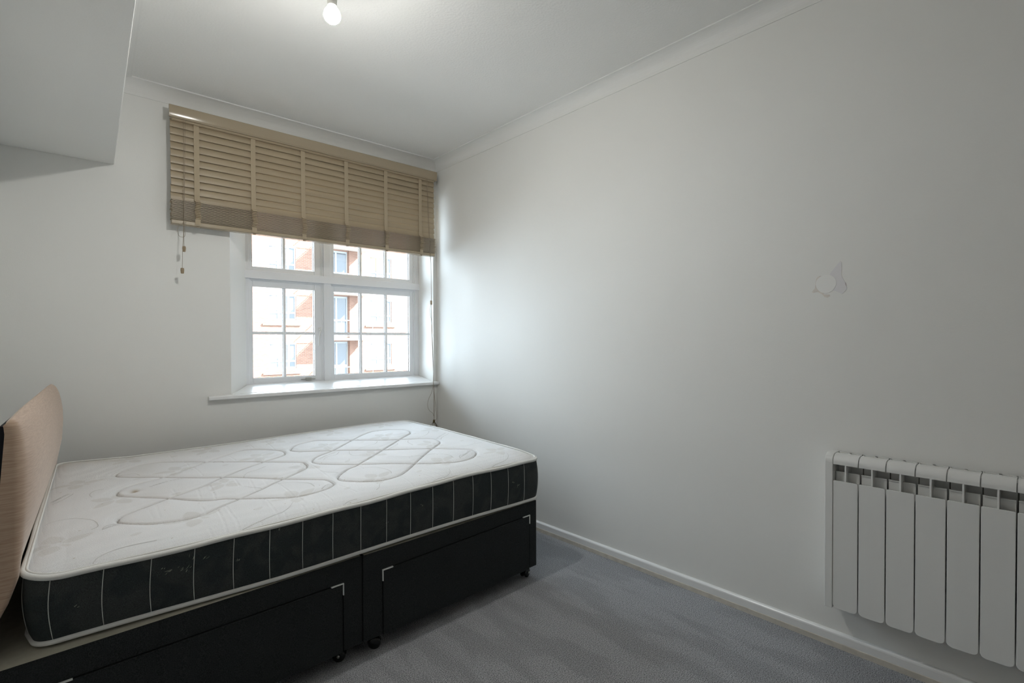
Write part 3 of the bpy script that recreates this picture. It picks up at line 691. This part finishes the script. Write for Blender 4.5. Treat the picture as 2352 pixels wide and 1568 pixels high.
def petal(cx_, cy_, ang, L_, W_, amt):
    dx, dy = PX-cx_, PY-cy_; a = dx*math.cos(ang)+dy*math.sin(ang); c = -dx*math.sin(ang)+dy*math.cos(ang)
    t = np.clip(a/L_, 0, 1); hw = W_*np.sin(math.pi*t**.8)**.75; ins = (a > 0) & (a < L_)
    f_ = np.clip((hw-np.abs(c))/.003+.5, 0, 1)*ins; PETAL[:] = np.maximum(PETAL, f_*amt)
    g_ = np.clip(1-np.abs(np.abs(c)-hw-.004)/.002, 0, 1)*ins; PETAL[:] = np.where(g_ > .3, np.minimum(PETAL, .15), PETAL)
rf = random.Random(11)
FL = []
for r_, (v0, u0) in enumerate(((.19, .055), (.56, .21), (.89, .10), (1.23, .26))):
    for c_ in range(6):
        u_ = u0+.345*c_
        if u_ < ML+.05: FL.append((u_+rf.uniform(-.01, .01), v0+rf.uniform(-.02, .02), r_ % 2))
for (u_, v_, q_) in FL:
    base = .55+(.9 if q_ else 0)
    for k_, (L_, W_) in enumerate(((.085, .019), (.070, .026), (.088, .017), (.066, .024), (.030, .008))):
        a_ = base+k_*1.27; petal(u_+.012*math.cos(a_), v_+.012*math.sin(a_), a_, L_, W_, .8)
    petal(u_+.17, v_-.05, .5, .035, .010, .7)
SEAMM = np.exp(-(dl/.0030)**2)*1.0*(.55+.45*np.sin((PX+PY*.7)*900)**2)
DIRT = .9*np.exp(-(((PX-st[0]-.006)/.012)**2+((PY-st[1])/.018)**2))
DIRT += .16*np.clip(smooth_noise(12, 9, 2.0), 0, 1)*.4
DIRT += .30*np.exp(-((ML-PX)/.10)**2)*np.exp(-((PY-.05)/.10)**2)+.38*np.exp(-((MW-PY)/.13)**2)*np.clip(1.0-PX/.9, 0, 1)
DIRT += .10*np.exp(-(dl/.010)**2)*np.clip(1.3-PX, 0, 1)
for _ in range(70):
    a_, b_, c_ = rng.rand()*ML, rng.rand()*MW, .002+.0015*rng.rand(); i_, j_ = int(a_/GX), int(b_/GY)
    if i_ < NX and j_ < NY: DIRT[i_, j_] = .8
mt = thing('mattress', 'white quilted mattress with black striped border and leaf print, lying on the divan', 'mattress', (float(mxy(.5, .5)[0]), float(mxy(.5, .5)[1]), .40))
uu, vv = WXX/ML, WYY/MW
XX = (FH[0]*(1-uu)+FFc[0]*uu)*(1-vv)+(BHc[0]*(1-uu)+BF[0]*uu)*vv
YY = (FH[1]*(1-uu)+FFc[1]*uu)*(1-vv)+(BHc[1]*(1-uu)+BF[1]*uu)*vv
verts = np.stack([XX, YY, Z], -1).reshape(-1, 3)
ii_, jj_ = np.meshgrid(np.arange(NX-1), np.arange(NY-1), indexing='ij'); q = (ii_*NY+jj_).ravel()
faces = np.stack([q, q+NY, q+NY+1, q+1], -1)
me = bpy.data.meshes.new('quilted_top'); me.vertices.add(len(verts)); me.vertices.foreach_set('co', verts.ravel().astype(np.float32))
me.loops.add(faces.size); me.loops.foreach_set('vertex_index', faces.ravel().astype(np.int32)); me.polygons.add(len(faces))
me.polygons.foreach_set('loop_start', np.arange(0, faces.size, 4, dtype=np.int32)); me.polygons.foreach_set('loop_total', np.full(len(faces), 4, dtype=np.int32))
me.update(calc_edges=True); me.polygons.foreach_set('use_smooth', [True]*len(faces)); me.materials.append(M_tick)
for nm, arr in (('petal', PETAL), ('seam', SEAMM), ('dirt', DIRT)):
    at = me.attributes.new(nm, 'FLOAT', 'POINT'); at.data.foreach_set('value', np.clip(arr, 0, 1).ravel().astype(np.float32))
top = bpy.data.objects.new('quilted_top', me); COL.objects.link(top); top.parent = mt; top.matrix_parent_inverse = Matrix.Translation(-mt.location)
def surf(x, y, lift=.0006):
    x = min(max(x, .004), ML-.004); y = min(max(y, .004), MW-.004); fi_, fj_ = x/GX, y/GY; i, j = min(int(fi_), NX-2), min(int(fj_), NY-2); a, c = fi_-i, fj_-j
    V = verts.reshape(NX, NY, 3); p = (V[i, j]*(1-a)+V[i+1, j]*a)*(1-c)+(V[i, j+1]*(1-a)+V[i+1, j+1]*a)*c
    return (p[0], p[1], p[2]+lift)
def attach(o, V_, F_, M__):
    """add faces with a second material to an existing mesh (surface print stays in its part)"""
    me_ = o.data; me_.materials.append(M__); mi_ = len(me_.materials)-1
    bm = bmesh.new(); bm.from_mesh(me_); nv = [bm.verts.new(v_) for v_ in V_]
    for f_ in F_:
        try: g_ = bm.faces.new([nv[i] for i in f_]); g_.material_index = mi_; g_.smooth = True
        except ValueError: pass
    bm.to_mesh(me_); bm.free()
# printed scroll lines, following the surface
b = MB()
def ribbon(pts, w0, w1):
    P = smooth2(pts, False, 10); n = len(P); vs = []
    for i in range(n):
        t = P[min(i+1, n-1)]-P[max(i-1, 0)]; t = t/(np.hypot(*t)+1e-9); nn = np.array([-t[1], t[0]]); w_ = w0+(w1-w0)*i/(n-1)
        for s in (-1, 1): vs.append(surf(*(P[i]+nn*w_*s)))
    b.add(vs, [(2*i, 2*i+2, 2*i+3, 2*i+1) for i in range(n-1)])
for s_ in SCROLLS: ribbon(s_, .0007, .0016)
base_sc = [(0, 0), (.05, .035), (.12, .045), (.18, .03), (.20, -.01)]
for (u_, v_, q_) in FL:
    if v_ > .75: ribbon([(u_+p[0], v_+.05+p[1]) for p in base_sc if u_+p[0] < ML-.01], .0006, .0012) if u_ < ML-.15 else None
# small woven words riding along the scrolls
def word_on(txt_, path, h):
    cu = bpy.data.curves.new('w', 'FONT'); cu.body = txt_; cu.size = h*1.35
    o = bpy.data.objects.new('w', cu); COL.objects.link(o); bpy.context.view_layer.update()
    me_ = o.to_mesh(); P = smooth2(path, False, 12); seg = np.hypot(*(P[1:]-P[:-1]).T); cum = np.concatenate([[0], np.cumsum(seg)])
    xs = [v_.co.x for v_ in me_.vertices]; x1 = max(xs) if xs else 1; k = cum[-1]/x1
    vs = []
    for v_ in me_.vertices:
        s = v_.co.x*k; i = min(max(int(np.searchsorted(cum, s))-1, 0), len(seg)-1); f_ = (s-cum[i])/(seg[i]+1e-9)
        p = P[i]*(1-f_)+P[i+1]*f_; t = (P[i+1]-P[i])/(seg[i]+1e-9); nn = np.array([-t[1], t[0]])
        vs.append(surf(*(p+nn*(v_.co.y+.003)), .0008))
    b.add(vs, [tuple(f_.vertices) for f_ in me_.polygons]); o.to_mesh_clear(); bpy.data.objects.remove(o)
for p_ in TEXTS: word_on('STRESS FREE', p_, .011)
PRV, PRF = list(b.v), list(b.f)
attach(top, PRV, PRF, M_print)
# quilting thread: short stitches along both stitched loops
b = MB()
for L_ in loops:
    Lc = np.vstack([L_, L_[:1]]); sg = np.hypot(*(Lc[1:]-Lc[:-1]).T); cu_ = np.concatenate([[0], np.cumsum(sg)]); s_ = 0.0
    while s_ < cu_[-1]-.006:
        q_ = []
        for ss in (s_, s_+.0045):
            i_ = min(int(np.searchsorted(cu_, ss, side='right'))-1, len(sg)-1); f_ = (ss-cu_[i_])/sg[i_]; q_.append(Lc[i_]*(1-f_)+Lc[i_+1]*f_)
        t_ = (q_[1]-q_[0])/(np.hypot(*(q_[1]-q_[0]))+1e-9); n_ = np.array([-t_[1], t_[0]])*.0009
        b.add([surf(*(q_[0]-n_), .0008), surf(*(q_[1]-n_), .0008), surf(*(q_[1]+n_), .0008), surf(*(q_[0]+n_), .0008)], [(0, 1, 2, 3)]); s_ += .0075
attach(top, b.v, b.f, M_stitch)

# perimeter loops
def perim(n_side=90, inset=0.0):
    pts = []; r_ = CR
    def seg(p, q_, n): return [(p[0]+(q_[0]-p[0])*i/n, p[1]+(q_[1]-p[1])*i/n) for i in range(n)]
    def arc(c, a0, n=8): return [(c[0]+r_*math.cos(R(a0+90*i/n)), c[1]+r_*math.sin(R(a0+90*i/n))) for i in range(n)]
    pts += seg((r_, 0), (ML-r_, 0), 120); pts += arc((ML-r_, r_), -90)
    pts += seg((ML, r_), (ML, MW-r_), 60); pts += arc((ML-r_, MW-r_), 0)
    pts += seg((ML-r_, MW), (r_, MW), 120); pts += arc((r_, MW-r_), 90)
    pts += seg((0, MW-r_), (0, r_), 60); pts += arc((r_, r_), 180)
    return pts
PR = perim()
def pworld(x, y, z, out=0.0):
    # outward offset in plan
    cxn, cyn = min(max(x, CR), ML-CR), min(max(y, CR), MW-CR); d = Vector((x-cxn, y-cyn))
    if d.length > 1e-6: d.normalize()
    p = mxy((x+d.x*out)/ML, (y+d.y*out)/MW); return Vector((p[0], p[1], z))
zbot_f = lambda u, v: .402+.006*math.sin(u*9)*(1-v)+(.016 if False else 0)
def zbot(x, y):
    u, v = x/ML, y/MW
    return .4035+.003*math.exp(-((u-.80)/.16)**2)*(1-v)+.0025*math.sin(u*11+1)*(1-v)+.012*v
def binset(x, y):      # the underside is pushed in from the divan edge near the head
    return -.030*max(0, 1-x/.62)*max(0, 1-y/.12)
def ztop(x, y): return float(H0(x/ML, y/MW))
nz_ = 10; b = MB(); n = len(PR); vs = []
def prof(t, s):   # outward bulge of the border
    return .004+.010*math.sin(math.pi*t)**.8
arcs = []; acc = 0; prev = None
for p in PR:
    if prev: acc += math.hypot(p[0]-prev[0], p[1]-prev[1])
    arcs.append(acc); prev = p
for i, (x, y) in enumerate(PR):
    zb_, zt_ = zbot(x, y)+.006, ztop(x, y)-.003
    for k in range(nz_+1): t = k/nz_; vs.append(pworld(x, y, zb_+(zt_-zb_)*t, prof(t, arcs[i])+binset(x, y)*(1-t)))
fs = []
for i in range(n):
    i2 = (i+1) % n
    for k in range(nz_): fs.append((i*(nz_+1)+k, i2*(nz_+1)+k, i2*(nz_+1)+k+1, i*(nz_+1)+k+1))
b.add(vs, fs)
b.add([pworld(x, y, zbot(x, y)+.004, -.004+binset(x, y)) for x, y in PR], [tuple(range(n))])    # underside
bd = b.build('border', M_border, mt, smooth=True)
# vertical stitch lines (front, foot end, back, head end)
b = MB()
def on_corner(x, y):      # slide a point of the square outline onto the rounded corner
    for cx_, cy_, sx_ in ((ML-CR, CR, 1), (CR, CR, -1)):
        if y < 1e-6 and (x-cx_)*sx_ > 0:
            a_ = (x-cx_)*sx_/CR; return cx_+sx_*CR*math.sin(a_), cy_-CR*math.cos(a_)
    return x, y
def stitch(x, y):
    x, y = on_corner(x, y)
    zb_, zt_ = zbot(x, y)+.010, ztop(x, y)-.006; pts = []
    for k in range(13):
        t = k/12; bend = .006*math.sin(t*2.6+.4)*(1 if y < .01 else 0)
        pts.append(pworld(x+(-bend+.004 if y < .01 or y > MW-.01 else 0), y, zb_+(zt_-zb_)*t, prof(t, 0)+.0012+binset(x, y)*(1-t)))
    b.tube(pts, .0011, 5)
ks = [1.9-.012-.1083*i for i in range(18)]
for u_ in ks:
    if .015 < u_ < ML-.01: stitch(u_, 0.0)
    if .06 < u_ < ML-.06: stitch(u_, MW)
for i in range(1, 13): stitch(ML, i*.106); stitch(0.0, i*.106)
attach(bd, b.v, b.f, M_thread)
# white piping, top and bottom
b = MB(); b.tube([pworld(x, y, ztop(x, y)+.0015+.0012*math.sin(a*19), .005+.0008*math.sin(a*13)) for (x, y), a in zip(PR, arcs)], .0078, 10, closed=True)
b.tube([pworld(x, y, ztop(x, y)+.0085, -.001) for (x, y), a in zip(PR, arcs)], .0032, 8, closed=True)
b.build('top_piping', M_piping, mt, smooth=True)
b = MB(); b.tube([pworld(x, y, zbot(x, y)+.0025, .004+binset(x, y)) for (x, y) in PR], .0072, 10, closed=True); b.build('bottom_piping', M_piping, mt, smooth=True)
# bits of fluff and pale scuffs on the black border
b = MB(); rq = random.Random(5)
for (s, z, l, a) in ((1.77-.04, .497, .016, .05), (.292, .546, .010, .3), (.31-.01, .528, .020, -.5), (.335, .53, .014, .8), (.355, .52, .016, .5), (.365, .552, .012, 1.3), (.397, .545, .018, .5), (.49, .512, .010, 1.0), (.62, .575, .005, .2), (.66, .58, .004, .4), (1.02, .497, .006, 0), (1.18, .528, .004, .5), (1.70, .52, .005, .9), (.10, .503, .012, 0)):
    for _ in range(3):
        a += rq.uniform(-.5, .5); l *= rq.uniform(.5, .95)
        x = s+rq.uniform(-.006, .006); z_ = z-.005+rq.uniform(-.006, .006); zb_, zt_ = zbot(x, 0)+.006, ztop(x, 0)-.003; t = (z_-zb_)/(zt_-zb_)
        o_ = prof(max(0, min(1, t)), x)+.0004+binset(x, 0)*(1-t); b.tube([pworld(x, 0, z_, o_), pworld(x+l*.5*math.cos(a), 0, z_+l*.5*math.sin(a), o_), pworld(x+l*math.cos(a), 0, z_+l*math.sin(a)+.002, o_)], [.0002, .0007*rq.random()+.0002, .0002], 5)
attach(bd, b.v, b.f, M_fluff)

# ================================================================== HEADBOARD
hb = thing('headboard', 'tan chenille padded headboard standing at the head of the mattress', 'headboard', (-.09, 2.5, .45))
HY0, HY1 = 1.800, 3.215; nI, nJ = 56, 44
xb0 = lambda y: -.074+(y-1.8)*(.073/1.4)       # line of the top front edge
zz = [.44, .46, .48, .50, .54, .60, .68, .77, .85, .90, .94, .97, .99, 1.005, 1.012]
off = [-.080, -.066, -.056, -.048, -.034, -.012, .010, .028, .0325, .0315, .026, .019, .011, .001, -.012]
def hface(y, z):
    e = min(y-HY0, HY1-y); k = 1-math.exp(-max(e, 0)/.05)
    o_ = np.interp(z, zz, off); lo = np.interp(z, [.44, .5, .54, .6, .7, .95, 1.0, 1.012], [-.06, -.037, -.017, .002, .004, .004, 0, -.012])
    rr = .020; ec = -.014*(1-math.sqrt(max(0, 1-(1-max(e, 0)/rr)**2))) if e < rr else 0
    return xb0(y)+lo*(1-k)+o_*k+ec
def ztopy(y):     # the top corners are rounded
    r_ = .085; e = HY1-y
    z1 = 1.012 if e > r_ else 1.012-r_*.95*(1-math.sqrt(max(0, 1-(1-e/r_)**2)))
    e = y-HY0; r2 = .02
    z2 = 1.006 if e > r2 else 1.006-r2*.7*(1-math.sqrt(max(0, 1-(1-e/r2)**2)))
    return min(z1, z2+.006*min(1, (y-HY0)/.3))
ysamp = [HY0+(HY1-HY0)*(.5-.5*math.cos(math.pi*(i/nI)**1.0)) for i in range(nI+1)]
vs = []; thk = .023
for y in ysamp:
    zt_ = ztopy(y)
    for j in range(nJ+1):
        t = j/nJ; z = .44+(zt_-.44)*(1-(1-t)**1.3); vs.append((hface(y, z+(1.012-zt_)*t**6), y, z))
off_b = len(vs)
def xback(y, z): return xb0(y)-thk-(1.0-z)*.075+.002
for y in ysamp:
    zt_ = ztopy(y)
    for j in range(nJ+1):
        t = j/nJ; z = .44+(zt_-.006-.44)*(1-(1-t)**1.3); vs.append((min(xback(y, z), hface(y, z)-.012), y, z))
def vid(i, j, bk=0): return bk*off_b+i*(nJ+1)+j
fs = []
for i in range(nI):
    for j in range(nJ):
        fs.append((vid(i, j), vid(i+1, j), vid(i+1, j+1), vid(i, j+1))); fs.append((vid(i, j, 1), vid(i, j+1, 1), vid(i+1, j+1, 1), vid(i+1, j, 1)))
    fs.append((vid(i, nJ), vid(i+1, nJ), vid(i+1, nJ, 1), vid(i, nJ, 1))); fs.append((vid(i, 0), vid(i, 0, 1), vid(i+1, 0, 1), vid(i+1, 0)))
for j in range(nJ):
    for i in (0, nI): fs.append((vid(i, j), vid(i, j+1), vid(i, j+1, 1), vid(i, j, 1)))
b = MB(); b.add(vs, fs); hc = b.build('padded_cover', M_head, hb, smooth=True, bevel=.006, seg=3, angle=50)
b = MB(); vs = []
for y in (HY0+.002, HY1-.02):
    for z in (.43, .990):
        vs += [(xback(y, z)-.0005, y, z), (xback(y, z)-.011, y, z)]
b.add(vs, [(0, 2, 3, 1), (4, 5, 7, 6), (0, 1, 5, 4), (2, 6, 7, 3), (0, 4, 6, 2), (1, 3, 7, 5)]); b.build('backing_board', M_back, hb)
for y in (2.05, 2.95):
    b = MB(); b.box(XL+.001, XL+.016, y-.025, y+.025, .001, .80); b.build('strut', M_back, hb, bevel=.002)

# ================================================================== THE BUILDING ACROSS THE STREET
YE = 31.0; FLOOR = 2.82
ap = thing('apartment_building', 'sunlit red brick apartment block seen through the window panes', 'building', (13, YE, -6))
floors = [-2, -1, 0, 1, 2]      # storey whose window head is at 4.05 is number 0
holes = []
for k in floors:
    zt = 4.02+k*FLOOR-.05; holes += [(9.10, 10.62, zt-1.50, zt, 'arch'), (15.31, 16.85, zt-1.50, zt, 'arch'), (12.35, 13.80, zt-2.45, zt+.05, 'door'), (2.9, 4.42, zt-1.5, zt, 'arch'), (21.5, 23.0, zt-1.5, zt, 'arch')]
xs = sorted({-4.0, 30.0}|{h[0] for h in holes}|{h[1] for h in holes}); zs = sorted({-7.0, 11.2}|{h[2] for h in holes}|{h[3] for h in holes})
b = MB()
for i in range(len(xs)-1):
    run = None
    for j in range(len(zs)-1):
        cx_, cz_ = (xs[i]+xs[i+1])/2, (zs[j]+zs[j+1])/2
        if any(h[0] < cx_ < h[1] and h[2] < cz_ < h[3] for h in holes): continue
        b.add([(xs[i], YE, zs[j]), (xs[i+1], YE, zs[j]), (xs[i+1], YE, zs[j+1]), (xs[i], YE, zs[j+1])], [(0, 1, 2, 3)])
for h in holes:      # reveals
    x0, x1, z0, z1, _ = h; y = YE+.16
    b.add([(x0, YE, z0), (x1, YE, z0), (x1, YE, z1), (x0, YE, z1), (x0, y, z0), (x1, y, z0), (x1, y, z1), (x0, y, z1)], [(0, 1, 5, 4), (1, 2, 6, 5), (2, 3, 7, 6), (3, 0, 4, 7)])
b.box(-4, 30, YE+.9, YE+1.2, -7, 11.2)
b.build('brick_wall', M_brick, ap)
rng2 = random.Random(9)
for n_, h in enumerate(holes):
    x0, x1, z0, z1, kind = h; b = MB(); y = YE+.07; fw = .07; xm = (x0+x1)/2; tz = z0+.42 if kind == 'arch' else z0+1.0
    b.box(x0, x0+fw, y, y+.07, z0+fw, z1-fw*1.6); b.box(x1-fw, x1, y, y+.07, z0+fw, z1-fw*1.6); b.box(x0, x1, y-.001, y+.071, z0, z0+fw); b.box(x0, x1, y-.001, y+.071, z1-fw*1.6, z1)
    for q_ in ((x0+(x1-x0)*.36), (x0+(x1-x0)*.72)) if kind == 'arch' else (xm,): b.box(q_-fw*.8, q_+fw*.8, y+.001, y+.069, z0+fw, z1-fw*1.6)
    b.box(x0+fw, x1-fw, y-.003, y+.066, tz-.05, tz+.05)
    if kind == 'arch':
        pts = [(x0, z1+.001)]+[(x0+(x1-x0)*i/12, z1+.001-0.10*(1-(1-(2*i/12-1)**2))*0-.10*((2*i/12-1)**2)) for i in range(13)]+[(x1, z1+.001)]
        b.prism(pts, YE-.004, YE+.07, 'y')
    fr = b.build('house_window', M_extwhite if kind == 'arch' else M_slate, ap)
    b = MB(); b.box(x0+fw, x1-fw, y+.03, y+.04, z0+fw, z1-fw); b.build('pane', M_extglass, fr)
    b = MB(); b.box(x0+fw, x0+fw+(x1-x0)*rng2.choice((.3, .45, .8)), y+.022, y+.028, z0+.5*(kind == 'arch')+.05, z1-.12)
    amber = (abs(x0-15.31) < .01 and z1 > 5)
    b.build('drawn_curtain', M_amber if amber else M_curtain, fr)
    if kind == 'arch':
        b = MB(); b.box(x0-.35, x1+.25, YE-.09, YE-.001, z0-.33, z0-.24); b.build('brick_ledge', M_brick, ap)
# brick pier, rainwater pipe and balconies
b = MB(); b.box(13.86, 14.21, YE-.10, YE-.001, -7, 11.2); b.build('brick_pier', M_brick, ap)
b = MB(); b.tube([(10.92, YE-.08, -7), (10.92, YE-.08, 11.2)], .05, 8); 
for k in floors+[3]:
    zs_ = 4.25+(k-1)*FLOOR+FLOOR
    m_ = MB(); m_.box(11.80, 14.9, YE-1.30, YE-.105, zs_-.16, zs_); bal = m_.build('balcony', M_render, ap, bevel=.01)
    m_ = MB(); yb_ = YE-1.26
    for zz_ in (1.05, .10): m_.tube([(11.84, yb_, zs_+zz_), (14.86, yb_, zs_+zz_)], .024, 6); m_.tube([(11.84, yb_, zs_+zz_), (11.84, YE-.11, zs_+zz_)], .024, 6)
    for i in range(4): m_.tube([(11.84+i*3.02/3, yb_, zs_+.1), (11.84+i*3.02/3, yb_, zs_+1.05)], .010, 5)
    pass
    m_.build('balcony_railing', M_extwhite, bal)
g = MB(); g.box(-20, 45, 5.0, YE+.9, -7.3, -7.0); S_(g.build('street_ground', M_road))
